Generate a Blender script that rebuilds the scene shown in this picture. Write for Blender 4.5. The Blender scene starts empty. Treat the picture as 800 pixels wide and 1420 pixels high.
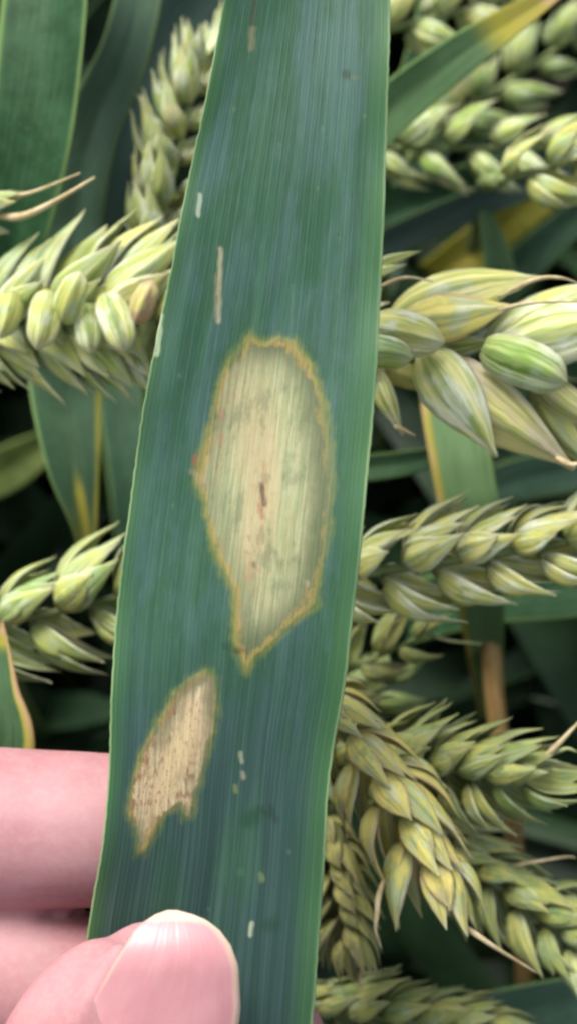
import bpy, math, random
import numpy as np
from mathutils import Vector, Matrix, Quaternion
R_ = math.radians
rng = random.Random(11)
nrs = np.random.RandomState(5)
scene = bpy.context.scene
COL = scene.collection

# ------------------------------------------------------------------ camera, sky, sun, exposure
CAM = Vector((0.0, 0.0, 1.0))
PITCH = R_(60)
FW = Vector((0, math.cos(PITCH), -math.sin(PITCH)))
UP = Vector((0, math.sin(PITCH), math.cos(PITCH)))
RT = Vector((1, 0, 0))
TH = 0.34                                   # tan of half the vertical field of view
cam_d = bpy.data.cameras.new('camera')
cam = bpy.data.objects.new('camera', cam_d)
COL.objects.link(cam)
cam.location = CAM
cam.rotation_euler = (R_(30), 0, 0)
cam_d.sensor_fit = 'VERTICAL'
cam_d.sensor_height = 24
cam_d.lens = 12 / TH
cam_d.clip_start = 0.005
cam_d.clip_end = 500
cam_d.dof.use_dof = True
cam_d.dof.focus_distance = 0.1405
cam_d.dof.aperture_fstop = 16.5
scene.camera = cam

SUN_EL, SUN_AZ = R_(58), R_(-40)            # azimuth from +Y towards +X
w = bpy.data.worlds.new('World'); scene.world = w; w.use_nodes = True
wn = w.node_tree.nodes; wl = w.node_tree.links
sky = wn.new('ShaderNodeTexSky'); sky.sky_type = 'NISHITA'; sky.sun_disc = False
sky.sun_elevation = SUN_EL; sky.sun_rotation = SUN_AZ
sky.air_density = 1.0; sky.dust_density = 4.0; sky.ozone_density = 1.0
hs = wn.new('ShaderNodeHueSaturation'); hs.inputs['Saturation'].default_value = .45      # thin overcast: a whiter sky
wl.new(sky.outputs[0], hs.inputs['Color']); wl.new(hs.outputs[0], wn['Background'].inputs['Color'])
wn['Background'].inputs['Strength'].default_value = 0.12
sd = bpy.data.lights.new('sun', 'SUN'); sd.energy = 2.2; sd.angle = R_(30); sd.color = (1, .96, .9)
sun = bpy.data.objects.new('sun', sd); COL.objects.link(sun)
sdir = Vector((math.sin(SUN_AZ) * math.cos(SUN_EL), math.cos(SUN_AZ) * math.cos(SUN_EL), math.sin(SUN_EL)))
sun.rotation_euler = (-sdir).to_track_quat('-Z', 'Y').to_euler()
scene.view_settings.view_transform = 'Standard'
scene.view_settings.look = 'None'
scene.view_settings.exposure = 1.02
scene.view_settings.gamma = 1
scene.cycles.filter_width = 2.5
scene.cycles.max_bounces = 8

# ------------------------------------------------------------------ helpers
def PXM(d):                                  # metres per photo pixel at depth d
    return TH / 710 * d

def P(px, py, d):                            # point in the field that the photo shows at (px, py), d metres away
    k = PXM(d)
    return CAM + FW * d + RT * ((px - 400) * k) + UP * ((710 - py) * k)

def mesh(name, verts, faces, smooth=True):
    m = bpy.data.meshes.new(name)
    m.from_pydata([tuple(v) for v in verts], [], [tuple(f) for f in faces])
    if smooth:
        m.polygons.foreach_set('use_smooth', [True] * len(m.polygons))
    m.update()
    return m

def uvmap(m, uv):                            # uv: per-vertex (n,2)
    lay = m.uv_layers.new(name='UVMap')
    idx = np.empty(len(m.loops), dtype=np.int32)
    m.loops.foreach_get('vertex_index', idx)
    lay.data.foreach_set('uv', np.asarray(uv, dtype=np.float32)[idx].ravel())

def fattr(m, name, vals):
    a = m.attributes.new(name, 'FLOAT', 'POINT')
    a.data.foreach_set('value', np.asarray(vals, dtype=np.float32))

def cattr(m, name, vals):
    a = m.attributes.new(name, 'FLOAT_COLOR', 'POINT')
    a.data.foreach_set('color', np.asarray(vals, dtype=np.float32).ravel())

def link(name, data, mat=None, parent=None, color=None):
    o = bpy.data.objects.new(name, data)
    COL.objects.link(o)
    if mat is not None and data is not None and not data.materials:
        data.materials.append(mat)
    if parent is not None:
        o.parent = parent
    if color:
        o.color = color
    return o

def tag(o, label, cat, group=None):
    o['label'] = label; o['category'] = cat
    if group: o['group'] = group
    return o

def thing(name, label, cat, loc, group=None):
    o = bpy.data.objects.new(name, None)
    o.empty_display_size = .005
    COL.objects.link(o)
    o.location = loc
    return tag(o, label, cat, group)

def interp(x, pts):
    return np.interp(x, [p[0] for p in pts], [p[1] for p in pts])

def catmull(pts, n):
    """pts (k,m) array -> n samples, smooth"""
    p = np.asarray(pts, dtype=float)
    q = np.vstack([2 * p[0] - p[1], p, 2 * p[-1] - p[-2]])
    out = []
    for t in np.linspace(0, len(p) - 1 - 1e-9, n):
        i = int(t); f = t - i
        a, b, c, d = q[i], q[i + 1], q[i + 2], q[i + 3]
        out.append(.5 * (2 * b + (c - a) * f + (2 * a - 5 * b + 4 * c - d) * f * f + (3 * b - a - 3 * c + d) * f ** 3))
    return np.array(out)

def sstep(x, a, b):
    t = np.clip((x - a) / (b - a), 0, 1)
    return t * t * (3 - 2 * t)

# ---- nodes
class NT:
    def __init__(self, name):
        self.m = bpy.data.materials.new(name); self.m.use_nodes = True
        self.t = self.m.node_tree; self.t.nodes.clear()
        self.out = self.t.nodes.new('ShaderNodeOutputMaterial')
    def put(self, sock, v):
        if hasattr(v, 'is_output'): self.t.links.new(v, sock)
        elif isinstance(v, (tuple, list)) and len(v) == 3 and sock.type == 'RGBA': sock.default_value = (*v, 1)
        else: sock.default_value = v
    def n(self, typ, out=0, props=None, **ins):
        x = self.t.nodes.new(typ)
        for k, v in (props or {}).items(): setattr(x, k, v)
        for k, v in ins.items():
            key = int(k[1:]) if k[0] == '_' and k[1:].isdigit() else k.replace('_', ' ')
            self.put(x.inputs[key], v)
        return x.outputs[out]
    def math(self, op, a, b=0.0, c=None, clamp=False):
        kw = dict(_0=a, _1=b)
        if c is not None: kw['_2'] = c
        return self.n('ShaderNodeMath', props=dict(operation=op, use_clamp=clamp), **kw)
    def mix(self, f, a, b, blend='MIX'):
        x = self.t.nodes.new('ShaderNodeMix'); x.data_type = 'RGBA'; x.blend_type = blend
        self.put(x.inputs[0], f); self.put(x.inputs[6], a); self.put(x.inputs[7], b)
        return x.outputs[2]
    def ss(self, x, a, b, to0=0.0, to1=1.0):
        return self.n('ShaderNodeMapRange', props=dict(interpolation_type='SMOOTHSTEP'),
                      _0=x, _1=a, _2=b, _3=to0, _4=to1)
    def attr(self, name, out=2):
        x = self.t.nodes.new('ShaderNodeAttribute'); x.attribute_name = name
        return x.outputs[out]
    def uv(self):
        return self.n('ShaderNodeUVMap', props=dict(uv_map='UVMap'))
    def sep(self, v):
        x = self.t.nodes.new('ShaderNodeSeparateXYZ'); self.put(x.inputs[0], v)
        return x.outputs
    def comb(self, a, b, c=0.0):
        return self.n('ShaderNodeCombineXYZ', _0=a, _1=b, _2=c)
    def noise(self, vec, scale, detail=3, rough=.55, dist=0.0):
        return self.n('ShaderNodeTexNoise', Vector=vec, Scale=scale, Detail=detail, Roughness=rough, Distortion=dist)
    def bump(self, h, strength, dist):
        return self.n('ShaderNodeBump', Height=h, Strength=strength, Distance=dist)
    def surf(self, col, rough=.5, spec=.4, normal=None, trans=0.0, tcol=None, sss=0.0):
        kw = dict(Base_Color=col, Roughness=rough)
        b = self.t.nodes.new('ShaderNodeBsdfPrincipled')
        self.put(b.inputs['Base Color'], col); self.put(b.inputs['Roughness'], rough)
        self.put(b.inputs['Specular IOR Level'], spec)
        if normal is not None: self.put(b.inputs['Normal'], normal)
        s = b.outputs[0]
        if trans:
            t = self.t.nodes.new('ShaderNodeBsdfTranslucent')
            self.put(t.inputs[0], tcol if tcol is not None else col)
            x = self.t.nodes.new('ShaderNodeMixShader')
            self.put(x.inputs[0], trans)
            self.t.links.new(s, x.inputs[1]); self.t.links.new(t.outputs[0], x.inputs[2])
            s = x.outputs[0]
        self.t.links.new(s, self.out.inputs[0])
        return b

# ------------------------------------------------------------------ materials
def mat_main_leaf():
    t = NT('diseased_wheat_leaf')
    uv = t.uv(); u, v, _ = t.sep(uv)
    # fine parallel veins: noise stretched along the blade
    s1 = t.noise(t.comb(t.math('MULTIPLY', u, 75), t.math('MULTIPLY', v, .55)), 1.0, 2, .5)
    vein = t.math('POWER', t.math('ABSOLUTE', t.math('SINE', t.math('MULTIPLY', u, 88.0))), 6.0)
    s2 = t.noise(t.comb(t.math('MULTIPLY', u, 17), t.math('MULTIPLY', v, .9), 7.0), 1.0, 3, .6)
    s3 = t.noise(t.comb(t.math('MULTIPLY', u, 150), t.math('MULTIPLY', v, 9), 3.0), 1.0, 2, .6)
    blot = t.noise(t.comb(t.math('MULTIPLY', u, 6.5), t.math('MULTIPLY', v, 1.7), 1.5), 1.0, 4, .62)
    grain = t.noise(t.comb(t.math('MULTIPLY', u, 90), t.math('MULTIPLY', v, 80), 9.0), 1.0, 3, .7)
    green = (0.024, 0.092, 0.040); blue = (0.050, 0.120, 0.098); pale = (0.080, 0.180, 0.115)
    c = t.mix(t.ss(blot, .40, .60), green, blue)
    c = t.mix(t.math('MULTIPLY', t.ss(s2, .44, .74), .55), c, pale)
    c = t.mix(t.math('MULTIPLY', t.ss(s1, .50, .72), .15), c, (0.105, 0.205, 0.140))
    c = t.mix(t.math('MULTIPLY', t.ss(s1, .50, .30), .22), c, (0.022, 0.075, 0.040))
    c = t.mix(t.math('MULTIPLY', t.ss(s3, .52, .75), .18), c, (0.16, 0.25, 0.21))
    c = t.mix(t.math('MULTIPLY', t.ss(grain, .55, .8), .30), c, (0.14, 0.22, 0.2))
    c = t.mix(t.math('MULTIPLY', t.ss(grain, .45, .25), .35), c, (0.016, 0.05, 0.03))
    c = t.mix(t.math('MULTIPLY', vein, t.ss(blot, .7, .3, .10, .34)), c, (0.020, 0.062, 0.038))
    c = t.mix(t.math('MULTIPLY', t.ss(v, 2.6, 3.7), t.ss(blot, .25, .6, .35, .85)), c, t.mix(t.ss(s1, .42, .6), (0.022, 0.056, 0.046), (0.042, 0.086, 0.082)))   # bluer wax bloom towards the base, plus shade painted into the colour there
    c = t.mix(t.math('MULTIPLY', t.ss(s2, .50, .34), .30), c, (0.022, 0.072, 0.040))
    # greener towards both margins, pale thin rim
    edge = t.math('MAXIMUM', t.ss(u, .09, .0), t.math('MULTIPLY', t.ss(u, .86, .97), .9))
    c = t.mix(t.math('MULTIPLY', edge, .75), c, (0.050, 0.145, 0.042))
    rim = t.math('MAXIMUM', t.ss(u, .012, .004), t.ss(u, .984, .994))
    c = t.mix(t.math('MULTIPLY', rim, t.ss(s2, .35, .6, .25, .85)), c, (0.27, 0.38, 0.17))
    # lesions, driven by distance (in photo pixels) to their outlines
    wob = t.noise(t.comb(t.math('MULTIPLY', u, 26), t.math('MULTIPLY', v, 14), 4.0), 1.0, 4, .65)
    wob2 = t.noise(t.comb(t.math('MULTIPLY', u, 9), t.math('MULTIPLY', v, 5), 11.0), 1.0, 4, .6)
    wobs = t.math('ADD', t.math('MULTIPLY', t.math('SUBTRACT', wob, .5), 20.0), t.math('MULTIPLY', t.math('SUBTRACT', wob2, .5), 16.0))
    patch = t.noise(t.comb(t.math('MULTIPLY', u, 11), t.math('MULTIPLY', v, 4), 6.0), 1.0, 4, .65)
    fib = t.noise(t.comb(t.math('MULTIPLY', u, 85), t.math('MULTIPLY', v, 3.0), 5.0), 1.0, 3, .6)
    fib2 = t.noise(t.comb(t.math('MULTIPLY', u, 30), t.math('MULTIPLY', v, 1.6), 8.0), 1.0, 2, .6)
    spk = t.noise(t.comb(t.math('MULTIPLY', u, 70), t.math('MULTIPLY', v, 26), 2.0), 1.0, 3, .7)
    rust = t.noise(t.comb(t.math('MULTIPLY', u, 38), t.math('MULTIPLY', v, 13), 12.0), 1.0, 4, .65)
    def lesion(base, att, inner_att, cols, k):
        d = t.math('ADD', t.math('ADD', t.attr(att), wobs), 3.5)
        body = t.mix(t.ss(fib, .35, .68), cols['a'], cols['b'])
        body = t.mix(t.math('MULTIPLY', t.ss(fib2, .50, .68), .55), body, cols['c'])
        # grey-olive zone inside the rim; the warm centre follows the inner distance
        zone = t.ss(d, -6.0, -cols['zone'])
        body = t.mix(t.math('MULTIPLY', t.math('SUBTRACT', 1.0, zone), t.attr(att + '_olive')), body, cols['olive'])
        body = t.mix(t.math('MULTIPLY', t.ss(t.attr(inner_att), 0.15, .9), cols['ck']), body, cols['warm'])
        body = t.mix(t.math('MULTIPLY', t.ss(rust, .48, .64), t.attr(att + '_rust')), body, cols['rust'])
        body = t.mix(t.math('MULTIPLY', t.ss(spk, .52, .64), t.math('MULTIPLY', t.attr(att + '_speck'), t.ss(patch, .60, .42, .15, 1.0))), body, cols['speck'])
        body = t.mix(t.math('MULTIPLY', t.ss(patch, .50, .66), .5), body, cols['olive'])
        rimc = t.mix(t.ss(wob, .40, .60), cols['rim'], cols['rim2'])
        rimc = t.mix(t.ss(patch, .52, .64), rimc, cols['olive'])
        rimc = t.mix(t.attr(att + '_rim'), cols['olive'], rimc)
        rw = t.math('MULTIPLY', t.ss(wob2, .3, .7, .5, 1.7), -cols['rw'])
        cc = t.mix(t.math('MULTIPLY', t.math('DIVIDE', t.math('SUBTRACT', d, rw), t.math('MULTIPLY', rw, -.75), clamp=True), .92), body, rimc)
        halo = t.mix(t.ss(d, 13.0, 0.0), base, t.mix(.6, base, cols['halo']))
        return t.mix(t.ss(d, 5.5, -6.0), halo, cc)
    c = lesion(c, 'd1', 'w1', dict(a=(.31, .33, .16), b=(.48, .48, .27), c=(.29, .36, .19), olive=(.115, .145, .068), zone=56.0,
               warm=(.50, .40, .22), ck=.6, speck=(.36, .15, .08), rust=(.44, .25, .13), rim=(.31, .25, .065), rim2=(.43, .29, .09), rw=9.0, halo=(.22, .24, .045)), 1)
    c = lesion(c, 'd2', 'w2', dict(a=(.44, .34, .18), b=(.66, .54, .33), c=(.52, .42, .26), olive=(.19, .19, .10), zone=24.0,
               warm=(.70, .54, .29), ck=.55, speck=(.26, .11, .055), rust=(.25, .12, .065), rim=(.33, .26, .07), rim2=(.28, .15, .06), rw=7.0, halo=(.16, .20, .05)), 2)
    mk = t.attr('mark', 0)
    c = t.mix(t.math('MULTIPLY', t.attr('mark', 3), t.ss(grain, .25, .5, .65, 1.0)), c, mk)
    h = t.math('ADD', t.math('MULTIPLY', s1, .6), t.math('ADD', t.math('MULTIPLY', s2, .7), t.math('MULTIPLY', grain, .25)))
    h = t.math('ADD', h, t.math('MULTIPLY', vein, -.5))
    h = t.math('ADD', h, t.math('MULTIPLY', t.math('MULTIPLY', t.ss(t.math('MINIMUM', t.attr('d1'), t.attr('d2')), 2.0, -4.0), fib), 1.6))
    h = t.math('ADD', h, t.math('MULTIPLY', t.ss(t.attr('d1'), 6.0, -14.0), -.5))
    nb = t.bump(h, .26, .00025)
    rough = t.ss(s2, .3, .7, .50, .38)
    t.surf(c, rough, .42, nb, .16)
    return t.m

def mat_leaf():                              # background leaves: object colour R = yellowing of the tip, G = greyness, B = light
    t = NT('wheat_leaf_green')
    uv = t.uv(); u, v, _ = t.sep(uv)
    oi = t.t.nodes.new('ShaderNodeObjectInfo')
    r, g, b = [o for o in t.n('ShaderNodeSeparateColor', _0=oi.outputs['Color']).node.outputs]
    rnd = oi.outputs['Random']
    off = t.math('MULTIPLY', rnd, 37.0)
    s1 = t.noise(t.comb(t.math('MULTIPLY', u, 30), t.math('MULTIPLY', v, 2.5), off), 1.0, 3, .6)
    bl = t.noise(t.comb(t.math('MULTIPLY', u, 2.5), t.math('MULTIPLY', v, 6), off), 1.0, 4, .6)
    sp = t.noise(t.comb(t.math('MULTIPLY', u, 26), t.math('MULTIPLY', v, 60), off), 1.0, 2, .5)
    c = t.mix(t.ss(bl, .35, .65), (.014, .054, .018), (.028, .086, .034))
    c = t.mix(g, c, (.080, .125, .115))
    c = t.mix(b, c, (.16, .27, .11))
    c = t.mix(t.math('MULTIPLY', t.ss(s1, .48, .7), .45), c, t.mix(.5, c, (.12, .2, .12)))
    c = t.mix(t.math('MULTIPLY', t.ss(s1, .48, .3), .5), c, t.mix(.6, c, (.01, .03, .015)))
    c = t.mix(t.math('MULTIPLY', t.ss(sp, .62, .72), .45), c, (.16, .2, .07))
    e = t.math('MAXIMUM', t.ss(u, .07, .01), t.ss(u, .93, .99))
    c = t.mix(t.math('MULTIPLY', e, .8), c, (.20, .32, .10))
    ye = t.math('MULTIPLY', t.attr('dry'), t.ss(bl, .2, .6, .75, 1.1), clamp=True)
    c = t.mix(t.ss(ye, .05, .5), c, (.33, .31, .045))
    c = t.mix(t.ss(ye, .55, 1.0), c, (.46, .30, .16))
    nb = t.bump(s1, .5, .0003)
    t.surf(c, .58, .14, nb, .2)
    return t.m

def mat_husk():                              # glumes and lemmas: object colour R = yellow, G = pale, B = tan/pink
    t = NT('wheat_husk')
    uv = t.uv(); u, v, _ = t.sep(uv)         # u across 0..1, v along 0..1
    oi = t.t.nodes.new('ShaderNodeObjectInfo')
    sc = t.t.nodes.new('ShaderNodeSeparateColor'); t.t.links.new(oi.outputs['Color'], sc.inputs[0])
    r, g, b = sc.outputs[0], sc.outputs[1], sc.outputs[2]
    off = t.math('MULTIPLY', oi.outputs['Random'], 53.0)
    a_ = oi.outputs['Alpha']
    nerve = t.noise(t.comb(t.math('MULTIPLY', u, 13), t.math('MULTIPLY', v, .7), off), 1.0, 2, .5)
    fine = t.noise(t.comb(t.math('MULTIPLY', u, 40), t.math('MULTIPLY', v, 3), off), 1.0, 2, .6)
    bl = t.noise(t.comb(t.math('MULTIPLY', u, 2.2), t.math('MULTIPLY', v, 2.6), off), 1.0, 3, .6)
    grey = (.30, .46, .22); green = (.22, .40, .045); pale = (.80, .81, .40); white = (.84, .86, .68); yel = (.80, .70, .20)
    c = t.mix(t.ss(bl, .38, .60), green, grey)
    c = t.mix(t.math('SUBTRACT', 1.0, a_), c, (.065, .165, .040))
    c = t.mix(t.math('MULTIPLY', t.ss(nerve, .47, .33), .65), c, (.13, .25, .04))
    c = t.mix(t.math('MULTIPLY', t.ss(nerve, .40, .62), t.math('ADD', .22, g), clamp=True), c, pale)
    c = t.mix(t.math('MULTIPLY', t.ss(fine, .52, .7), .35), c, pale)
    c = t.mix(t.math('MULTIPLY', t.ss(fine, .46, .32), .4), c, (.17, .27, .06))
    c = t.mix(t.math('MULTIPLY', t.ss(t.math('ADD', bl, t.math('MULTIPLY', t.math('SUBTRACT', fine, .5), .4)), .48, .66), t.math('MULTIPLY', g, .75)), c, white)
    c = t.mix(t.math('MULTIPLY', r, t.ss(bl, .62, .42, .08, 1.0)), c, yel)
    mid = t.ss(v, .0, .30)
    c = t.mix(t.math('MULTIPLY', t.math('SUBTRACT', 1.0, mid), .35), c, (.36, .40, .15))
    ed = t.math('ABSOLUTE', t.math('SUBTRACT', t.math('MULTIPLY', u, 2.0), 1.0))
    edw = t.math('ADD', ed, t.math('MULTIPLY', t.math('SUBTRACT', bl, .5), .6))
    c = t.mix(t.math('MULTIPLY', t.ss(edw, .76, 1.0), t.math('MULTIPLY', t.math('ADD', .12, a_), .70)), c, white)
    c = t.mix(t.math('MULTIPLY', t.ss(edw, .70, 1.0), t.ss(r, .75, 1.0, 0.0, .8)), c, (.62, .36, .10))
    tipv = t.math('ADD', v, t.math('MULTIPLY', t.math('SUBTRACT', nerve, .5), .35))
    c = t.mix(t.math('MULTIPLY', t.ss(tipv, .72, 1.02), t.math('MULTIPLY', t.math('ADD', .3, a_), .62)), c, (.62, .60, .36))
    kl = t.ss(ed, .16, .03)
    c = t.mix(t.math('MULTIPLY', kl, .4), c, (.20, .29, .09))
    c = t.mix(t.math('MULTIPLY', b, t.ss(bl, .38, .62, .2, 1.0)), c, (.55, .36, .22))
    h = t.math('ADD', nerve, t.math('MULTIPLY', fine, .4))
    nb = t.bump(h, .6, .0004)
    t.surf(c, .5, .22, nb, .17, t.mix(.55, c, (.62, .72, .10)))
    return t.m

def mat_simple(name, a, b, scale=300.0, rough=.6, trans=0.0, stretch=None):
    t = NT(name)
    geo = t.n('ShaderNodeTexCoord', out=3)
    if stretch:
        uv = t.uv(); u, v, _ = t.sep(uv)
        geo = t.comb(t.math('MULTIPLY', u, stretch[0]), t.math('MULTIPLY', v, stretch[1])); scale = 1.0
    nz = t.noise(geo, scale, 4, .65)
    c = t.mix(t.ss(nz, .35, .65), a, b)
    t.surf(c, rough, .35, t.bump(nz, .5, .0003), trans)
    return t.m

def mat_skin():
    t = NT('skin')
    co = t.n('ShaderNodeTexCoord', out=3)
    big = t.noise(co, 75.0, 3, .55)
    fine = t.noise(co, 1500.0, 3, .6)
    c = t.mix(t.ss(big, .36, .64), (.35, .155, .165), (.415, .228, .238))
    c = t.mix(t.math('MULTIPLY', t.ss(t.noise(co, 260.0, 3, .6), .45, .7), .28), c, (.42, .175, .175))
    c = t.mix(t.math('MULTIPLY', t.ss(fine, .4, .7), .2), c, (.52, .32, .32))
    nb = t.bump(fine, .10, .00025)
    b = t.surf(c, .55, .25, nb)
    b.inputs['Subsurface Weight'].default_value = .35
    b.inputs['Subsurface Radius'].default_value = (.9, .35, .25)
    b.inputs['Subsurface Scale'].default_value = .0022
    return t.m

def mat_nail():
    t = NT('nail_plate')
    uv = t.uv(); u, v, _ = t.sep(uv)
    nz = t.noise(t.comb(t.math('MULTIPLY', u, 22), t.math('MULTIPLY', v, 1.0)), 1.0, 2, .5)
    bl = t.noise(t.comb(t.math('MULTIPLY', u, 3), t.math('MULTIPLY', v, 3)), 1.0, 3, .6)
    c = t.mix(t.ss(bl, .3, .7), (.45, .205, .22), (.50, .25, .26))
    fe = t.attr('free')
    c = t.mix(t.ss(fe, .15, .6), c, (.50, .33, .27))
    c = t.mix(t.ss(fe, .75, 1.0), c, (.52, .41, .31))
    b = t.surf(c, .34, .45, t.bump(nz, .25, .0002))
    b.inputs['Subsurface Weight'].default_value = .3
    b.inputs['Subsurface Radius'].default_value = (.8, .35, .25)
    b.inputs['Subsurface Scale'].default_value = .001
    return t.m

M_MAIN, M_LEAF, M_HUSK = mat_main_leaf(), mat_leaf(), mat_husk()
M_SKIN, M_NAIL = mat_skin(), mat_nail()
M_RACHIS = mat_simple('green_stalk', (.16, .22, .07), (.26, .31, .12), 400, .5, .1)
M_AWN = mat_simple('dry_awn', (.42, .33, .16), (.60, .50, .29), 500, .5)
M_AWNG = mat_simple('green_awn', (.28, .34, .12), (.50, .50, .26), 500, .5)
M_STRAW = mat_simple('straw_stem', (.30, .17, .05), (.50, .32, .12), 1, .5, stretch=(14, 2))
M_SOIL = mat_simple('soil', (.020, .015, .010), (.045, .034, .022), 40, .9)
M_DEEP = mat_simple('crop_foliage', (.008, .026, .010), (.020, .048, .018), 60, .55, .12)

# ------------------------------------------------------------------ ground
g = mesh('soil_ground', [(-150, -150, 0), (150, -150, 0), (150, 150, 0), (-150, 150, 0)], [(0, 1, 2, 3)], False)
go = link('soil_ground', g, M_SOIL); go['kind'] = 'structure'

# ------------------------------------------------------------------ tubes
def tube_arrays(pts, radii, seg=8):
    pts = np.asarray(pts, float); n = len(pts)
    tan = np.gradient(pts, axis=0); tan /= np.linalg.norm(tan, axis=1)[:, None] + 1e-12
    ref = np.array([.31, .27, .91])
    a = np.cross(tan, ref); a /= np.linalg.norm(a, axis=1)[:, None] + 1e-12
    b = np.cross(tan, a)
    ang = np.linspace(0, 2 * np.pi, seg, endpoint=False)
    V = pts[:, None, :] + np.asarray(radii)[:, None, None] * (np.cos(ang)[None, :, None] * a[:, None, :] + np.sin(ang)[None, :, None] * b[:, None, :])
    V = V.reshape(-1, 3)
    F = []
    for i in range(n - 1):
        for j in range(seg):
            k = (j + 1) % seg
            F.append((i * seg + j, i * seg + k, (i + 1) * seg + k, (i + 1) * seg + j))
    F.append(tuple(range(seg))[::-1]); F.append(tuple((n - 1) * seg + j for j in range(seg)))
    uv = np.array([(j / seg, i / max(1, n - 1) * 6) for i in range(n) for j in range(seg)])
    return V, F, uv

def tube(name, pts, radii, mat, parent, origin, seg=8):
    V, F, uv = tube_arrays(pts, radii, seg)
    m = mesh(name, V - np.array(origin), F); uvmap(m, uv)
    return link(name, m, mat, parent)

# ------------------------------------------------------------------ husks
LEM = [(0, .32), (.08, .62), (.20, .92), (.35, 1.0), (.50, .90), (.65, .68), (.78, .44), (.88, .24), (.95, .10), (1.0, .03)]
GLU = [(0, .40), (.10, .74), (.28, .98), (.48, 1.0), (.64, .86), (.76, .62), (.84, .38), (.90, .20), (.95, .10), (1.0, .04)]
def husk_mesh(name, prof, L, W, arc, bow, keel, seed, curl=0.0):
    r = np.random.RandomState(seed)
    ns, nt = 13, 9
    S = np.linspace(0, 1, ns); T = np.linspace(-1, 1, nt)
    V = []; uv = []
    for inner in (0, 1):
        k = .90 if inner else 1.0
        for s in S:
            w_ = W * interp(s, prof) * k
            for t_ in T:
                A = arc * (1 - .35 * s)
                x = w_ * math.sin(t_ * A) / math.sin(min(A, math.pi / 2))
                y = w_ * (math.cos(t_ * A) - math.cos(arc)) * .80 - (.035 * W if inner else 0)
                y += keel * W * math.exp(-(t_ / .14) ** 2) * (0 if inner else 1) * interp(s, prof)
                y += bow * L * math.sin(math.pi * min(1, s * 1.05)) + curl * L * max(0, s - .7) ** 2 * 4
                x += (.05 * W) * math.sin(s * 5 + seed) + .02 * W * r.randn()
                V.append((x, y, s * L)); uv.append((t_ * .5 + .5, s))
    F = []; o = ns * nt
    for i in range(ns - 1):
        for j in range(nt - 1):
            a = i * nt + j
            F.append((a, a + 1, a + nt + 1, a + nt))
            F.append((o + a, o + a + nt, o + a + nt + 1, o + a + 1))
    for i in range(ns - 1):
        a, b = i * nt, i * nt + nt - 1
        F.append((a, a + nt, o + a + nt, o + a)); F.append((b, o + b, o + b + nt, b + nt))
    for j in range(nt - 1):
        F.append((j, o + j, o + j + 1, j + 1)); a = (ns - 1) * nt + j
        F.append((a, a + 1, o + a + 1, o + a))
    m = mesh(name, V, F); uvmap(m, uv); m.materials.append(M_HUSK)
    return m
# unit spikelet length = 1
GLUMES = [husk_mesh('glume', GLU, .66, .180, 1.25, .07, .26, s, c) for s, c in ((1, .02), (2, -.02), (3, .06))]
LEMMAS = [husk_mesh('lemma', LEM, .96, .180, 1.32, .08, .20, s, c) for s, c in ((4, .0), (5, -.05), (6, .08), (7, .02))]
BLU = [(0, .45), (.10, .78), (.28, .98), (.50, 1.0), (.70, .94), (.84, .78), (.92, .52), (.97, .25), (1.0, .06)]
LONG = [husk_mesh('lemma', LEM, 1.0, .185, 1.30, .06, .26, s, c) for s, c in ((21, .0), (22, -.04), (23, .04))]
WIDE = [husk_mesh('glume', BLU, 1.0, .27, 1.25, .06, .28, s, 0) for s in (11, 12)]
CENTRE = [husk_mesh('spikelet', LEM, 1.0, .170, 1.40, .05, .06, s, 0) for s in (8, 9)]

def rotm(axis, a): return Matrix.Rotation(a, 4, axis)

def spikelet(ear, origin, base, axis, outw, length, tint, fan=1.0, open_=0.0, r=rng):
    """base: world point; axis: direction; outw: away from the rachis"""
    z = axis.normalized(); y = (outw - z * outw.dot(z)).normalized(); x = y.cross(z)
    M = Matrix((( x.x, y.x, z.x, 0), (x.y, y.y, z.y, 0), (x.z, y.z, z.z, 0), (0, 0, 0, 1)))
    M = Matrix.Translation(base - origin) @ M @ Matrix.Scale(length, 4)
    def col(k=0):
        j = lambda v, s: max(0, min(1, v + r.uniform(-s, s)))
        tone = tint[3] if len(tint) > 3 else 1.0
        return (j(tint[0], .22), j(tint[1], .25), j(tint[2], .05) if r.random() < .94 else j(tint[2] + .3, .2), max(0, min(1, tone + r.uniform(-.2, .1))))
    if fan == 0:                             # a single broad husk turned to the viewer
        o = link('glume', r.choice(WIDE), None, ear, col()); o.matrix_local = M
        return o
    if fan < 0:                              # a single long husk
        o = link('lemma', r.choice(LONG), None, ear, col()); o.matrix_local = M @ Matrix.Diagonal((-fan, 1, 1, 1))
        return o
    sp = link('spikelet', r.choice(CENTRE), None, ear, col())
    sp.matrix_local = M
    for sg in (-1, 1):
        for kind, fanA, face, dx, dy, sc in (('lemma', 11, 34, .07, .045, r.uniform(.90, 1.05)), ('lemma', 24, 62, .11, -.01, r.uniform(.80, .98)),
                                              ('glume', 25, 56, .125, .05, r.uniform(.85, 1.05))):
            if fanA == 24 and r.random() < .25: continue
            o = link(kind, r.choice(LEMMAS if kind == 'lemma' else GLUMES), None, sp, col())
            a = sg * R_(fanA * fan + r.uniform(-5, 5) + open_)
            tilt = R_(r.uniform(-6, 4) - (3 if kind == 'glume' else 0))
            o.matrix_local = Matrix.Translation((sg * dx, dy, r.uniform(-.02, .03))) @ rotm('Y', a) @ rotm('X', tilt) @ \
                rotm('Z', -sg * R_(face + r.uniform(-10, 10))) @ Matrix.Scale(sc, 4)
    return sp

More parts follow.
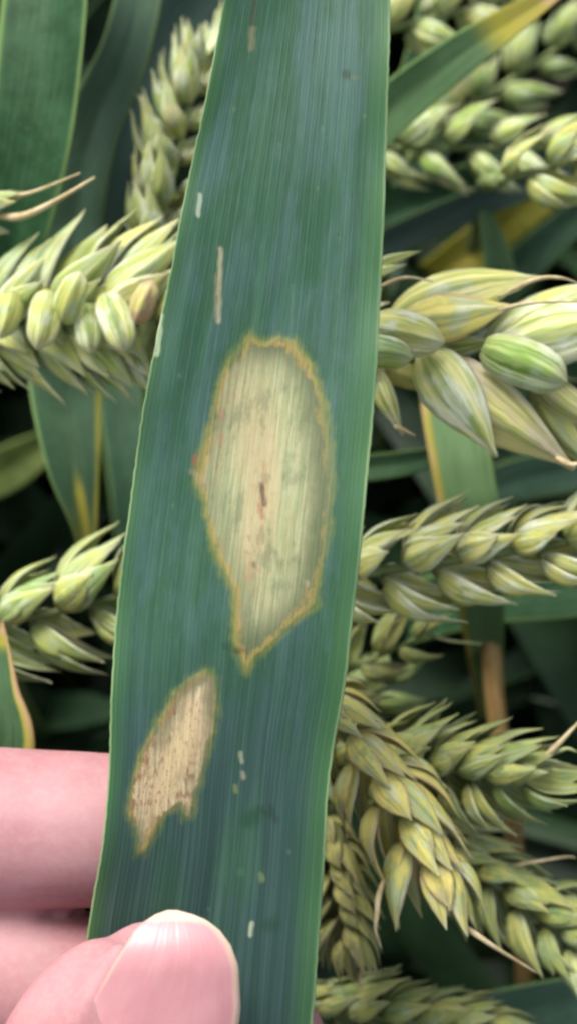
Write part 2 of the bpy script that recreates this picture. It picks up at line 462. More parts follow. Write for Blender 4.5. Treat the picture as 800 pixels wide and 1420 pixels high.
EARG = 'ripening wheat ears of the field behind the leaf'
def ear(label, base, tip, n, slen, roll=0.0, ang=34, tint=(.3, .3, .05), bend=(0, 0, 0), fan=1.0, taper=.75, stem=True, seed=0, width=1.0, skip=(), stemv=None):
    """base/tip: (px, py, depth); slen: spikelet length in photo px at the ear's depth"""
    r = random.Random(seed * 77 + 3)
    B, T = P(*base), P(*tip)
    d = (base[2] + tip[2]) / 2
    k = PXM(d)
    Mid = (B + T) / 2 + (RT * bend[0] - UP * bend[1]) * k + FW * bend[2]
    root = thing('wheat_ear', label, 'wheat ear', B, EARG)
    bez = lambda s: B * (1 - s) ** 2 + Mid * (2 * s * (1 - s)) + T * s * s
    pts = [bez(s) for s in np.linspace(0, .97, 14)]
    tube('rachis', [tuple(p) for p in pts], np.linspace(1, .5, 14) * slen * k * .06, M_RACHIS, root, B)
    for i in range(n):
        if i in skip: continue
        s = (i + .4) / n
        p = bez(s); ax = (bez(min(1, s + .02)) - bez(s - .02)).normalized()
        view = (CAM - p).normalized()
        N = (view - ax * view.dot(ax)).normalized()
        S = ax.cross(N)
        q = Quaternion(ax, R_(roll))
        S = q @ S; N = q @ N
        sg = 1 if i % 2 else -1
        last = i == n - 1
        a = R_(ang + r.uniform(-9, 9)) * (1 - .45 * s ** 3) if not last else R_(3)
        L = slen * k * (1 - (1 - taper) * s ** 2) * (.85 + .15 * min(1, s * 4)) * r.uniform(.86, 1.12)
        dirn = (ax * math.cos(a) + S * (sg * math.sin(a)) + N * r.uniform(-.12, .12)).normalized()
        spikelet(root, B, p + S * (sg * L * .07 * width), dirn, S * sg, L, tint, fan, 0, r)
    if stem:
        d0 = (bez(0) - bez(.06)).normalized()
        c1 = B + d0 * (.014 if stem is True else stem); e1 = c1 + (stemv or Vector((r.uniform(-.006, .006), r.uniform(0, .006), -.045)))
        sp_ = [B * (1 - q) ** 2 + c1 * (2 * q * (1 - q)) + e1 * q * q for q in np.linspace(0, 1, 14)]
        g1 = Vector((e1.x + r.uniform(-.04, .04), e1.y + r.uniform(0, .05), -.01))
        sp_ = [tuple(v) for v in sp_ + [e1.lerp(g1, q) for q in np.linspace(0, 1, 13)[1:]]]
        tube('stem', sp_, np.linspace(.0011, .0019, 26), M_RACHIS, root, B)
    return root

def ear_at(label, base, tip, spikes, tint, seed, bend=(0, 0, 0), stem=True):
    """an ear whose spikelets are placed one by one: (base px, base py, tip px, tip py, depth offset mm, face, fan, tint or None);
    face 0 = its back lies sideways, away from the rachis, 1 = its back is turned up to the light and the viewer"""
    r = random.Random(seed)
    root = ear(label, base, tip, 0, 100, stem=stem, seed=seed, bend=bend)
    o = root.location; d0 = (base[2] + tip[2]) / 2
    A = (P(*tip) - P(*base)).normalized()
    for bx, by, tx, ty, dd, face, fan, tn in spikes:
        b, t_ = P(bx, by, d0 + dd * .001), P(tx, ty, d0 + dd * .001 - .0015)
        ax = t_ - b
        side = ax - A * ax.dot(A); side.normalize()
        view = (CAM - b).normalized()
        outw = side * math.cos(face * math.pi / 2) + view * math.sin(face * math.pi / 2)
        spikelet(root, o, b, ax, outw, ax.length, tn or tint, fan, 0, r)
    return root

def awn(root, pts, r0, mat=None, n=18):
    c = catmull([tuple(P(*p)) for p in pts], n)
    tube('awn', c, np.interp(np.linspace(0, 1, n), [0, .25, 1], [.45, .8, .22]) * r0, mat or M_AWN, root, root.location, 6)

# ------------------------------------------------------------------ ears (pixel positions give the direction, the third number the distance)
EA = {}
EA['upleft'] = ear('upright pale wheat ear standing behind the upper left edge of the spotted leaf', (215, 345, .190), (285, 60, .192), 12, 100, 25, 38, (.25, .65, .0), seed=1, fan=1.0)
EA['midleft'] = ear_at('wheat ear at left with broad upright husks and one round pinkish husk', (-140, 450, .172), (330, 440, .172), [
    (-75, 440, -5, 350, 1, .35, .8, None), (-70, 440, 20, 540, 1, .3, .7, None), (-5, 430, 72, 331, 0, .5, .8, None), (-10, 455, 62, 540, 1.5, .3, .6, None),
    (62, 436, 150, 313, 0, .5, .85, None), (40, 440, 121, 548, 1, .35, .6, None), (82, 452, 150, 542, 1.5, .35, .5, (.2, .5, 0)), (140, 424, 250, 304, 0, .5, .85, (.45, .4, .05)),
    (108, 450, 182, 552, 1, .35, .6, None), (150, 455, 214, 548, 1, .35, .5, (.2, .6, 0)), (215, 430, 315, 330, 0, .4, 1, None), (225, 450, 300, 540, 1, .3, 1, None),
    (70, 405, 52, 485, -4, .95, 0, (.15, .8, 0)), (88, 448, 112, 376, -4.5, .9, 0, (.6, .25, 0)), (148, 408, 176, 488, -4, .95, 0, (.1, .9, 0)), (190, 448, 212, 388, -5, .95, 0, (.6, .3, 1)),
    (20, 405, 2, 470, -4, .9, 0, None), (118, 420, 128, 490, -3, .9, 0, (.2, .6, 0))], (.30, .25, .0, .8), 2)
EA['midright'] = ear_at('largest pale wheat ear, right of the big lesion, husks spread wide', (395, 465, .164), (930, 540, .164), [
    (505, 378, 584, 348, 1, .5, -.6, (.4, .4, 0)), (498, 392, 564, 367, 0, .5, -.7, (.4, .3, 0)),
    (540, 446, 750, 384, 0, .6, -1.15, (.45, 1, 0)), (556, 452, 712, 425, -2.2, .9, -1.2, (.8, .7, 0)), (560, 440, 690, 400, 1.5, .5, -1.1, None),
    (506, 452, 616, 474, -4, .95, 0, (.3, 1, 0)), (488, 482, 572, 496, -5.5, .9, 0, (0, .25, 0)), (430, 460, 540, 420, 0, .5, .7, None), (440, 480, 530, 530, 1, .5, .7, None),
    (588, 482, 688, 634, -2, .85, -1.25, (.35, 1, 0)), (604, 500, 796, 650, 0, .7, -1.1, (.3, .7, .45)), (640, 520, 778, 630, 1.5, .6, -1, (.2, .2, 0)),
    (520, 512, 558, 604, 0, .6, -.9, (.1, 1, 0)), (524, 496, 622, 548, 2, .8, -1, (.7, .1, .3, .3)), (604, 486, 690, 474, .5, .8, -1, (.1, .7, 0)),
    (668, 490, 868, 390, 0, .6, -1, (.35, 1, 0)), (684, 492, 900, 430, -2, .85, -1.1, (.35, 1, 0)), (670, 480, 786, 530, -4.5, .95, 0, (.0, .35, 0)),
    (735, 520, 860, 610, 0, .7, -1, (.3, .5, .4)), (740, 540, 830, 655, 1, .5, -1, (.3, .3, .2)), (800, 500, 930, 480, -1, .7, .7, None)], (.15, .95, .0), 3, (0, 15, 0))
EA['lowright'] = ear('cream coloured wheat ear crossing right of the leaf below the largest pale ear', (410, 805, .170), (880, 735, .166), 13, 134, 25, 27, (.5, .8, .02), (0, 10, 0), seed=4, taper=.95)
EA['lowleft'] = ear('green wheat ear just above the fingers with one pinkish tan husk', (-95, 875, .172), (235, 810, .174), 8, 130, 20, 33, (.25, .22, .03, .75), (0, 15, 0), seed=5, taper=.95)
EA['green'] = ear('dull green wheat ear pointing right with a bent brown thread at its tip', (420, 1045, .172), (735, 1075, .166), 18, 104, 35, 46, (.35, .12, .02, .25), (0, 10, 0), seed=6, taper=.9)
EA['yellow'] = ear('yellowing wheat ear hanging diagonally down beside the leaf edge', (430, 960, .158), (602, 1205, .158), 9, 125, 35, 30, (1.0, .4, .06), (14, -8, 0), seed=7, taper=1.0)
EA['botright'] = ear('wheat ear at the lower right corner pointing down to the right', (575, 1145, .176), (850, 1345, .172), 14, 118, 25, 34, (.40, .22, .0, .5), seed=8)
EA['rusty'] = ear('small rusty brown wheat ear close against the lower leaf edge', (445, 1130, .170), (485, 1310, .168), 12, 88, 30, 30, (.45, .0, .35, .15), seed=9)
EA['bottom'] = ear('wheat ear lying along the bottom edge of the view', (380, 1400, .180), (690, 1425, .178), 13, 98, 25, 32, (.35, .15, .0, .3), seed=10)
EA['topright'] = ear('blurred wheat ear with two neat rows of husks below the yellow tipped leaf', (480, 205, .215), (800, 205, .215), 10, 92, 0, 36, (.22, .40, .0), seed=11, taper=.95)
EA['limetip'] = ear('lime coloured ear tip at the right edge, in front of the two-rowed blurred ear', (690, 250, .190), (880, 205, .186), 6, 105, 10, 32, (.55, .30, .0), seed=12, stem=.002, stemv=(P(690, 250, .25) - P(690, 250, .19)))
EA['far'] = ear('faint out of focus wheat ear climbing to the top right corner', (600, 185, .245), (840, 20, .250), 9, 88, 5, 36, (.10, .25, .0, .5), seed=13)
EA['top'] = ear('pale wheat ear cut by the top edge right of the leaf', (520, 45, .215), (720, -5, .222), 6, 100, -10, 32, (.30, .40, .05), seed=14)
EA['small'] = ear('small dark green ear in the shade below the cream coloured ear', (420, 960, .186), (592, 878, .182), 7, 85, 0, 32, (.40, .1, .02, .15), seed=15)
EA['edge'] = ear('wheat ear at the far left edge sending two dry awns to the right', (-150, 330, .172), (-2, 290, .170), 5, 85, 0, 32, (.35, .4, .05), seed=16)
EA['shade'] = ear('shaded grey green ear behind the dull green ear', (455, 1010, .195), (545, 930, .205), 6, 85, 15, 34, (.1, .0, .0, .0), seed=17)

awn(EA['edge'], [(-10, 272, .170), (40, 268, .168), (112, 240, .166)], .00035)
awn(EA['edge'], [(-10, 298, .170), (30, 300, .168), (75, 280, .166), (132, 246, .165)], .00060)
awn(EA['midright'], [(690, 412, .158), (740, 388, .156), (775, 385, .156), (802, 393, .158)], .00034)
awn(EA['midright'], [(690, 430, .157), (735, 420, .155), (800, 418, .156)], .00032)
awn(EA['midright'], [(770, 634, .1595), (790, 644, .159), (815, 640, .158)], .0005)
awn(EA['midright'], [(520, 400, .160), (560, 385, .158), (600, 390, .158)], .0003)
awn(EA['midright'], [(545, 590, .160), (575, 604, .160)], .0004, n=6)
awn(EA['yellow'], [(532, 1218, .1568), (524, 1245, .156), (522, 1270, .155), (520, 1290, .155), (528, 1315, .156)], .00045)
awn(EA['yellow'], [(635, 1278, .157), (680, 1310, .157), (745, 1350, .160)], .00042, M_AWN)
awn(EA['green'], [(755, 1050, .164), (775, 1030, .163), (805, 998, .163)], .0005)
awn(EA['green'], [(765, 1045, .164), (785, 1038, .163), (800, 1043, .163)], .0003, M_AWNG)
awn(EA['botright'], [(690, 1205, .174), (735, 1196, .171), (785, 1188, .170), (798, 1190, .170)], .0003)
awn(EA['botright'], [(770, 1320, .170), (800, 1350, .170), (830, 1370, .172)], .0003, M_AWNG)
awn(EA['small'], [(585, 875, .182), (620, 888, .181), (668, 893, .182)], .0003, M_AWNG)
awn(EA['rusty'], [(500, 1340, .169), (498, 1360, .168), (503, 1372, .168)], .0004)

# ------------------------------------------------------------------ leaves of the crop behind
LEAFG = 'blurred leaves of the wheat behind'
def leaf(label, pts, twist=0.0, fold=.18, color=(0, 0, 0), dry=None, n=40, name='wheat_leaf'):
    """pts: (px, py, depth, width_px); one mesh with thickness"""
    c = catmull([(*P(x, y, d), wd * PXM(d)) for x, y, d, wd in pts], n)
    pos, wid = c[:, :3], np.maximum(c[:, 3], 2e-5)
    tan = np.gradient(pos, axis=0); tan /= np.linalg.norm(tan, axis=1)[:, None]
    nt = 13
    org = pos[n // 2].copy()
    V = []; uv = []; dr = []
    wv = np.random.RandomState(int(abs(pts[0][0] * 7 + pts[0][1])) % 1000)
    ph = wv.uniform(0, 6, 4)
    cum = np.concatenate([[0], np.cumsum(np.linalg.norm(np.diff(pos, axis=0), axis=1))])
    for back in (0, 1):
        for i in range(n):
            tv = Vector(tan[i]); view = (CAM - Vector(pos[i])).normalized()
            x = tv.cross(view).normalized(); nn = x.cross(tv)
            tw = twist(i / (n - 1)) if callable(twist) else twist
            q = Quaternion(tv, R_(tw)); x = q @ x; nn = q @ nn
            for j in range(nt):
                t_ = j / (nt - 1) * 2 - 1
                lift = fold * (abs(t_) - .5) * wid[i] * .5 + .03 * wid[i] * math.sin(cum[i] * 160 + ph[0] + t_ * 2)
                p = Vector(pos[i]) + x * (t_ * wid[i] / 2) + nn * (lift - (.00022 * (1 - .6 * abs(t_)) if back else 0))
                V.append(np.array(p) - org); uv.append((t_ * .5 + .5, cum[i] * 40)); dr.append(dry(i / (n - 1), t_) if dry else 0)
    F = []; o = n * nt
    for i in range(n - 1):
        for j in range(nt - 1):
            a = i * nt + j
            F.append((a, a + 1, a + nt + 1, a + nt)); F.append((o + a, o + a + nt, o + a + nt + 1, o + a + 1))
        for a, rev in ((i * nt, 0), (i * nt + nt - 1, 1)):
            f = (a, a + nt, o + a + nt, o + a); F.append(f[::-1] if rev else f)
    for a0, rev in ((0, 1), ((n - 1) * nt, 0)):
        for j in range(nt - 1):
            f = (a0 + j, a0 + j + 1, o + a0 + j + 1, o + a0 + j); F.append(f[::-1] if rev else f)
    m = mesh(name, V, F); uvmap(m, uv); fattr(m, 'dry', dr)
    ob = link(name, m, M_LEAF, None, (*color, 1)); ob.location = org
    return tag(ob, label, 'leaf', LEAFG)

leaf('broad dark green leaf filling the top left corner', [(75, -220, .19, 150), (70, -40, .185, 150), (58, 100, .183, 140), (40, 230, .184, 135), (10, 360, .19, 120), (-40, 520, .21, 80)], 38, .25, (0, .0, .0))
leaf('teal leaf with a pale rolled edge left of the upright ear', [(215, -120, .205, 60), (178, 60, .200, 70), (128, 180, .200, 80), (105, 300, .202, 80), (95, 460, .21, 70), (90, 640, .25, 40)], 15, .3, (0, .45, .12))
leaf('wide grey green leaf behind the upright ear at the top', [(420, -150, .235, 150), (300, -30, .235, 150), (215, 90, .238, 130), (160, 220, .245, 110), (120, 360, .26, 90)], -10, .2, (0, .75, .02))
leaf('leaf tapering to a yellowing tip below the left ear', [(60, 330, .205, 100), (85, 450, .20, 110), (93, 560, .197, 96), (103, 650, .195, 72), (118, 730, .195, 36), (124, 800, .197, 14), (127, 850, .20, 1)], 0, .25, (0, .2, .10),
     lambda s, t: max(0, (s - .52) * 1.1) * 1.2 + .5 * sstep(-t, .72, .98) * sstep(s, .2, .35) + .5 * math.exp(-((t + .05) / .22) ** 2) * sstep(s, .42, .62))
leaf('leaf corner with a pinkish dry margin above the fingers', [(-160, 1250, .170, 170), (-60, 1130, .166, 160), (-10, 1035, .164, 120), (-5, 960, .165, 66), (2, 890, .167, 20), (4, 860, .168, 1)], 0, .15, (0, .05, .22),
     lambda s, t: (1.0 if t > .80 else 0) * sstep(s, .15, .6) + .9 * sstep(s, .70, .9))
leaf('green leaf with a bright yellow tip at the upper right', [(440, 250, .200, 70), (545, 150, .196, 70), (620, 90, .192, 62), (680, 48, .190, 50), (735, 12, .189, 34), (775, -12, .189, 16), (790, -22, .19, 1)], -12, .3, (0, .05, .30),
     lambda s, t: .60 * sstep(s, .38, .62) + .3 * sstep(s, .68, .8))
leaf('grey blue leaf edge slanting below the two-rowed blurred ear', [(420, 395, .235, 50), (540, 335, .232, 50), (640, 290, .230, 52), (730, 255, .230, 44), (820, 215, .235, 30)], 30, .3, (0, .95, .10))
leaf('shaded green leaf slanting above the grey blue leaf edge', [(420, 330, .245, 70), (540, 295, .243, 76), (640, 262, .242, 66), (720, 232, .245, 44), (800, 200, .25, 20)], 10, .3, (0, .1, .0))
leaf('mustard yellow dying leaf at right behind the lime coloured ear tip', [(600, 390, .27, 60), (670, 335, .262, 60), (725, 290, .258, 56), (790, 240, .26, 50), (860, 190, .27, 40)], 0, .3, (0, 0, 0), lambda s, t: .5 + .12 * math.sin(s * 9 + t))
leaf('green leaf slanting up to the right edge above the largest pale ear', [(640, 440, .245, 60), (715, 375, .24, 58), (770, 325, .238, 50), (850, 255, .24, 40)], 15, .35, (0, .3, .12))
leaf('upright narrow light green leaf behind the top of the largest pale ear', [(670, 290, .23, 14), (685, 340, .23, 34), (694, 390, .23, 44), (700, 470, .235, 50), (705, 560, .24, 50)], 0, .3, (0, .2, .35))
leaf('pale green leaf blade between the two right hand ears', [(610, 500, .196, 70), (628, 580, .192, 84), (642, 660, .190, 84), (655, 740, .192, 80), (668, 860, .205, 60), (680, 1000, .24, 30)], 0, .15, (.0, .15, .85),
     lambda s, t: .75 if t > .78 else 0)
leaf('very dark leaf under the cream coloured ear at right', [(560, 850, .225, 90), (680, 825, .215, 84), (790, 815, .21, 84), (900, 800, .21, 70)], -12, .25, (0, 0, .02))
leaf('thin brown dead leaf deep in the gap at right', [(640, 980, .31, 10), (720, 945, .305, 16), (800, 925, .305, 18), (880, 910, .31, 16)], 0, .2, (0, 0, 0), lambda s, t: .75)
leaf('dark teal leaf at the right edge under the spread husks', [(640, 690, .25, 50), (720, 665, .245, 60), (800, 650, .24, 60), (900, 640, .24, 50)], 0, .25, (0, .35, 0))
leaf('olive blurred leaf in the dark gap at the left edge', [(-80, 690, .30, 50), (0, 655, .295, 64), (60, 620, .295, 44), (110, 590, .30, 10)], 0, .25, (0, 0, .0), lambda s, t: .18)
leaf('dark blue green leaf in the bottom right corner', [(520, 1470, .20, 60), (640, 1425, .198, 74), (750, 1400, .198, 74), (860, 1375, .20, 60)], 0, .25, (0, .4, .0))
leaf('dark leaf in the gap between the left ear and the spotted leaf', [(150, 450, .30, 60), (168, 560, .295, 64), (178, 660, .292, 56), (180, 780, .295, 30)], 10, .25, (0, .2, 0))
leaf('slim green leaf in shade right of the spotted leaf under the top ear', [(520, 260, .235, 40), (550, 180, .23, 50), (580, 90, .23, 46), (600, 0, .235, 40), (610, -90, .24, 30)], 12, .3, (0, .1, .05))
leaf('green leaf strip beneath the spread husks beside the spotted leaf', [(440, 655, .20, 34), (540, 645, .198, 36), (610, 632, .20, 26), (680, 610, .205, 8)], 10, .25, (0, .1, .15))

# dry straw stem
st = thing('dry_stem', 'orange brown dry straw stem upright in the dark gap at right', 'stem', P(668, 700, .215))
pts = catmull([tuple(P(*p)) for p in ((668, 690, .215), (674, 780, .214), (680, 900, .213), (690, 1010, .214), (712, 1160, .22), (700, 1400, .30))] + [(.07, .24, .30), (.07, .25, -.01)], 60)
tube('culm', pts, np.full(60, .00140), M_STRAW, st, st.location, 10)
V, F, uv = tube_arrays(pts[27:30], [.0016, .0018, .0016], 10)
m = mesh('stem_node', V - np.array(st.location), F); uvmap(m, uv); link('stem_node', m, M_STRAW, st)

# ------------------------------------------------------------------ the spotted leaf
LE = [(-320, 372), (-150, 338), (0, 311), (27, 306), (148, 283), (279, 254), (405, 231), (460, 218), (580, 196), (650, 187), (760, 172), (860, 160), (960, 154), (1056, 152), (1100, 149), (1170, 143), (1248, 129), (1300, 120), (1420, 108), (1560, 104), (1720, 120)]
RE = [(-320, 528), (-150, 538), (0, 541), (60, 540), (150, 537), (300, 533), (400, 528), (520, 522), (600, 516), (700, 506), (800, 497), (850, 490), (950, 480), (1020, 466), (1100, 455), (1200, 450), (1300, 443), (1420, 434), (1560, 420), (1720, 400)]
LES1 = [(349, 458), (358, 470), (366, 477), (387, 466), (410, 473), (433, 504), (448, 545), (458, 610), (461, 667), (458, 724), (448, 781), (439, 838), (410, 861), (380, 891), (353, 914), (342, 933), (330, 910), (321, 869), (323, 819), (304, 781), (290, 743), (281, 694), (270, 660), (277, 625), (288, 587), (302, 530), (319, 496), (338, 473)]
LES2 = [(286, 927), (300, 940), (305, 981), (298, 1017), (286, 1057), (275, 1098), (264, 1134), (255, 1136), (248, 1116), (228, 1129), (217, 1156), (201, 1188), (190, 1188), (187, 1161), (178, 1125), (183, 1080), (196, 1044), (219, 999), (241, 958), (260, 943)]
def polysdf(X, Y, poly):
    px = np.array(poly, float); n = len(px)
    d = np.full(X.shape, 1e9); ins = np.zeros(X.shape, bool)
    for i in range(n):
        a, b = px[i], px[(i + 1) % n]; e = b - a
        t_ = np.clip(((X - a[0]) * e[0] + (Y - a[1]) * e[1]) / (e @ e), 0, 1)
        d = np.minimum(d, np.hypot(X - a[0] - e[0] * t_, Y - a[1] - e[1] * t_))
        c = ((a[1] > Y) != (b[1] > Y)) & (X < (b[0] - a[0]) * (Y - a[1]) / (b[1] - a[1] + 1e-12) + a[0])
        ins ^= c
    return np.where(ins, -d, d)
def capsd(X, Y, x0, y0, x1, y1):
    ex, ey = x1 - x0, y1 - y0; L = ex * ex + ey * ey + 1e-9
    t_ = np.clip(((X - x0) * ex + (Y - y0) * ey) / L, 0, 1)
    return np.hypot(X - x0 - ex * t_, Y - y0 - ey * t_)
def leaf_depth(u, y):
    d = .1400 + .0009 * (1 - (2 * u - 1) ** 2)                       # shallow trough
    d = d + .0048 * sstep(y, 750, 1250) * (u - .3)
    d = d + .0004 * np.sin(y / 210 + 1.0) * (2 * u - 1) + .00025 * np.sin(y / 95 + u * 4)
    d = d + .00016 * np.sin(u * 88.0 * 2 + 1) * .12 + .0004 * np.sin(y / 33 + np.where(u > .5, 2.1, .4)) * np.abs(2 * u - 1) ** 6 * .5
    d = d + .030 * sstep(-y, 0, 600) ** 1.5 + .022 * sstep(y, 1430, 1900)
    d = d + .00055 * np.exp(-((u - .52) / .05) ** 2) * sstep(y, 1000, 1300)
    return d
def build_main():
    root = thing('wheat_leaf', 'large blue green leaf with two tan lesions held between thumb and fingers', 'leaf', P(300, 1300, .142))
    org = np.array(root.location)
    nu, nv = 130, 720
    ys = catmull([[v] for v in (-320, 0, 1420, 1720)], 5)  # only to keep the span explicit
    y = np.linspace(-320, 1720, nv); u = np.linspace(0, 1, nu)
    def smooth_edge(E):
        e = np.interp(y, [p[0] for p in E], [p[1] for p in E]); k = np.hanning(45); k /= k.sum()
        return np.convolve(np.pad(e, 22, mode='reflect', reflect_type='odd'), k, 'valid')
    er = np.random.RandomState(3)
    def nick():
        k = np.hanning(7); return np.convolve(er.randn(nv + 6), k / k.sum(), 'valid') * 1.1 + np.convolve(er.randn(nv + 40), np.hanning(41) / 20, 'valid') * 1.0
    l, r = smooth_edge(LE), smooth_edge(RE); nl, nr_ = nick() * .55, nick() * .55
    U, Y = np.meshgrid(u, y)
    X = l[:, None] * (1 - U) + r[:, None] * U + nl[:, None] * np.clip(1 - U / .03, 0, 1) + nr_[:, None] * np.clip(1 - (1 - U) / .03, 0, 1)
    D = leaf_depth(U, Y)
    k = TH / 710 * D
    fw, rt, up, c0 = map(np.array, (FW, RT, UP, CAM))
    pos = c0 + D[..., None] * fw + ((X - 400) * k)[..., None] * rt + ((710 - Y) * k)[..., None] * up
    th = .00030 * (1 - .55 * (2 * U - 1) ** 8) + .00035 * np.exp(-((U - .52) / .03) ** 2)
    back = pos + th[..., None] * fw
    d1, d2 = polysdf(X, Y, LES1), polysdf(X, Y, LES2)
    w1 = np.exp(-(((X - 366) / 26) ** 2 + ((Y - 660) / 120) ** 2)) + .5 * np.exp(-(((X - 330) / 30) ** 2 + ((Y - 560) / 120) ** 2)) + .45 * np.exp(-(((X - 345) / 22) ** 2 + ((Y - 760) / 50) ** 2))
    w2 = np.exp(-(((X - 245 + (Y - 1050) * .35) / 24) ** 2 + ((Y - 1050) / 75) ** 2))
    o1 = .5 + .5 * np.clip(sstep(X, 370, 440) + sstep(-Y, -520, -470) + sstep(Y, 830, 900), 0, 1)
    s1 = .0 + .75 * np.exp(-(((X - 300 - (600 - Y) * .12) / 14) ** 2)) * sstep(Y, 500, 560) * (1 - sstep(Y, 640, 680)) + .8 * np.exp(-(((X - 355) / 16) ** 2 + ((Y - 785) / 26) ** 2))
    s1 = np.clip(s1 + .25, 0, .9)
    o2 = np.clip(.1 + 1.0 * (1 - sstep(Y, 960, 1060)) + .0 * X, 0, 1)
    s2 = np.clip(.55 + .45 * sstep(-d2, -2, -1) * (sstep(Y, 1040, 1120)) + .5 * np.exp(-(((X - 268) / 12) ** 2 + ((Y - 1090) / 40) ** 2)), 0, .9) 
    r1 = np.clip(.95 - .55 * sstep(X, 415, 455) * sstep(Y, 500, 560) + .3 * sstep(-Y, -520, -490), .2, 1)
    r2 = np.clip(1 - .6 * sstep(X - (1050 - Y) * .35, 245, 280) - .3 * sstep(-Y, -1000, -930), .2, 1)
    k1 = np.clip(.9 * np.exp(-(((X - 364) / 12) ** 2 + ((Y - 690) / 60) ** 2)) + .5 * np.exp(-(((X - 352) / 14) ** 2 + ((Y - 790) / 40) ** 2)) + .5 * sstep(d1, -22, -8) * (1 - sstep(X, 300, 340)) * sstep(Y, 520, 580) * (1 - sstep(Y, 640, 690)), 0, .8)
    ax2 = (X - 245) + (Y - 1050) * .35                                 # across the small lesion
    k2 = np.clip(.95 * sstep(-ax2, 10, 26) + .9 * sstep(ax2, 12, 24) * sstep(Y, 1040, 1075) + .8 * sstep(Y, 1110, 1140) * sstep(X, 200, 235) + .15, 0, .9)
    # single marks: x0,y0,x1,y1,radius,soft,colour,alpha
    wander = .8 * np.sin(X * .5 + 1.3 * np.sin(Y * .2)) + .8 * np.sin(Y * .3 + X * .3)
    MK = [(306, 345, 303, 446, 2.8, 2.5, (.50, .44, .28), .9), (300, 380, 299, 440, 1.5, 2.5, (.42, .30, .16), .6),
          (278, 270, 275, 298, 3.0, 1.5, (.50, .58, .40), .9), (224, 438, 218, 492, 3.2, 1.5, (.52, .62, .38), .9),
          (353, 5, 351, 32, 4, 3, (.06, .06, .035), .7), (350, 40, 349, 66, 5, 3, (.23, .21, .11), .75),
          (479, 102, 481, 105, 5, 3, (.015, .03, .012), .9), (489, 107, 494, 108, 3, 2, (.13, .16, .08), .6),
          (334, 1045, 335, 1056, 3, 2, (.42, .42, .28), .75), (337, 1072, 338, 1078, 3, 2, (.42, .40, .27), .75), (326, 1090, 328, 1098, 3, 2, (.26, .27, .08), .7),
          (345, 1138, 352, 1132, 10, 6, (.012, .055, .020), .85), (358, 1122, 378, 1131, 5, 4, (.016, .045, .020), .8), (375, 1120, 382, 1137, 4, 3, (.02, .035, .018), .75),
          (333, 1208, 334, 1210, 5, 3, (.07, .18, .06), .5), (362, 1214, 363, 1219, 4, 3, (.22, .28, .10), .7),
          (349, 1281, 347, 1296, 3.2, 1.5, (.52, .58, .40), .95), (373, 1284, 380, 1282, 8, 7, (.012, .05, .02), .8),
          (330, 902, 331, 904, 4, 3, (.010, .022, .010), .95), (313, 895, 318, 897, 5, 4, (.012, .045, .02), .7),
          (363, 672, 366, 700, 3.2, 3, (.10, .04, .028), 1.25), (362, 700, 364, 716, 3, 3, (.26, .10, .05), .75), (367, 640, 367, 672, 2.5, 3, (.40, .20, .10), .5),
          (271, 634, 270, 642, 3.5, 3, (.33, .10, .06), .85), (308, 570, 308, 580, 3.2, 3, (.36, .13, .09), .75), (306, 600, 307, 612, 3.2, 3, (.40, .19, .10), .65), (268, 655, 280, 668, 4, 4, (.42, .30, .20), .5),
          (352, 782, 353, 785, 3, 2, (.10, .06, .03), .85), (360, 790, 361, 794, 2.5, 2, (.40, .20, .12), .6), (425, 808, 426, 811, 3.2, 2, (.45, .46, .33), .5),
          (345, 745, 346, 748, 2, 2, (.24, .15, .08), .6), (330, 900, 340, 903, 3, 2, (.17, .08, .03), .8),
          (405, 395, 404, 520, 2, 2, (.13, .23, .16), .35), (460, 560, 452, 900, 4, 4, (.10, .17, .16), .25)]
    for (x, yy) in ((388, 200), (447, 178), (440, 260), (505, 160), (325, 150), (250, 520), (240, 700), (470, 330), (290, 1260), (400, 1180)):
        MK.append((x, yy, x, yy + 2, 2.2, 2, (.13, .22, .11), .5))
    mc = np.zeros(X.shape + (4,))
    for x0, y0, x1, y1, rad, soft, colr, al in MK:
        a = al * .70 * (1 - sstep(capsd(X, Y, x0, y0, x1, y1) + wander * min(1, rad / 6), rad - soft * .9, rad + soft * 1.1))
        for j in range(3): mc[..., j] = mc[..., j] * (1 - a) + colr[j] * a if False else np.where(a > mc[..., 3], colr[j], mc[..., j])
        mc[..., 3] = np.maximum(mc[..., 3], a)
    V = np.concatenate([pos.reshape(-1, 3), back.reshape(-1, 3)]) - org
    n = nu * nv
    uv = np.stack([U, Y / 300.0], -1).reshape(-1, 2); uv = np.concatenate([uv, uv])
    two = lambda a: np.concatenate([a.reshape(-1), a.reshape(-1)])
    i, j = np.meshgrid(np.arange(nv - 1), np.arange(nu - 1), indexing='ij')
    a = (i * nu + j)
    front = np.stack([a, a + nu, a + nu + 1, a + 1], -1).reshape(-1, 4)
    bk = (np.stack([a, a + 1, a + nu + 1, a + nu], -1) + n).reshape(-1, 4)
    fc1 = (d1[:-1, :-1] + d1[1:, 1:]).reshape(-1) / 2 < 0; fc2 = (d2[:-1, :-1] + d2[1:, 1:]).reshape(-1) / 2 < 0
    rim = []
    for ii in range(nv - 1):
        p = ii * nu; q = p + nu - 1
        rim += [(p, p + n, p + nu + n, p + nu), (q, q + nu, q + nu + n, q + n)]
    for jj in range(nu - 1):
        p = jj; q = (nv - 1) * nu + jj
        rim += [(p, p + 1, p + 1 + n, p + n), (q, q + n, q + 1 + n, q + 1)]
    rim = np.array(rim)
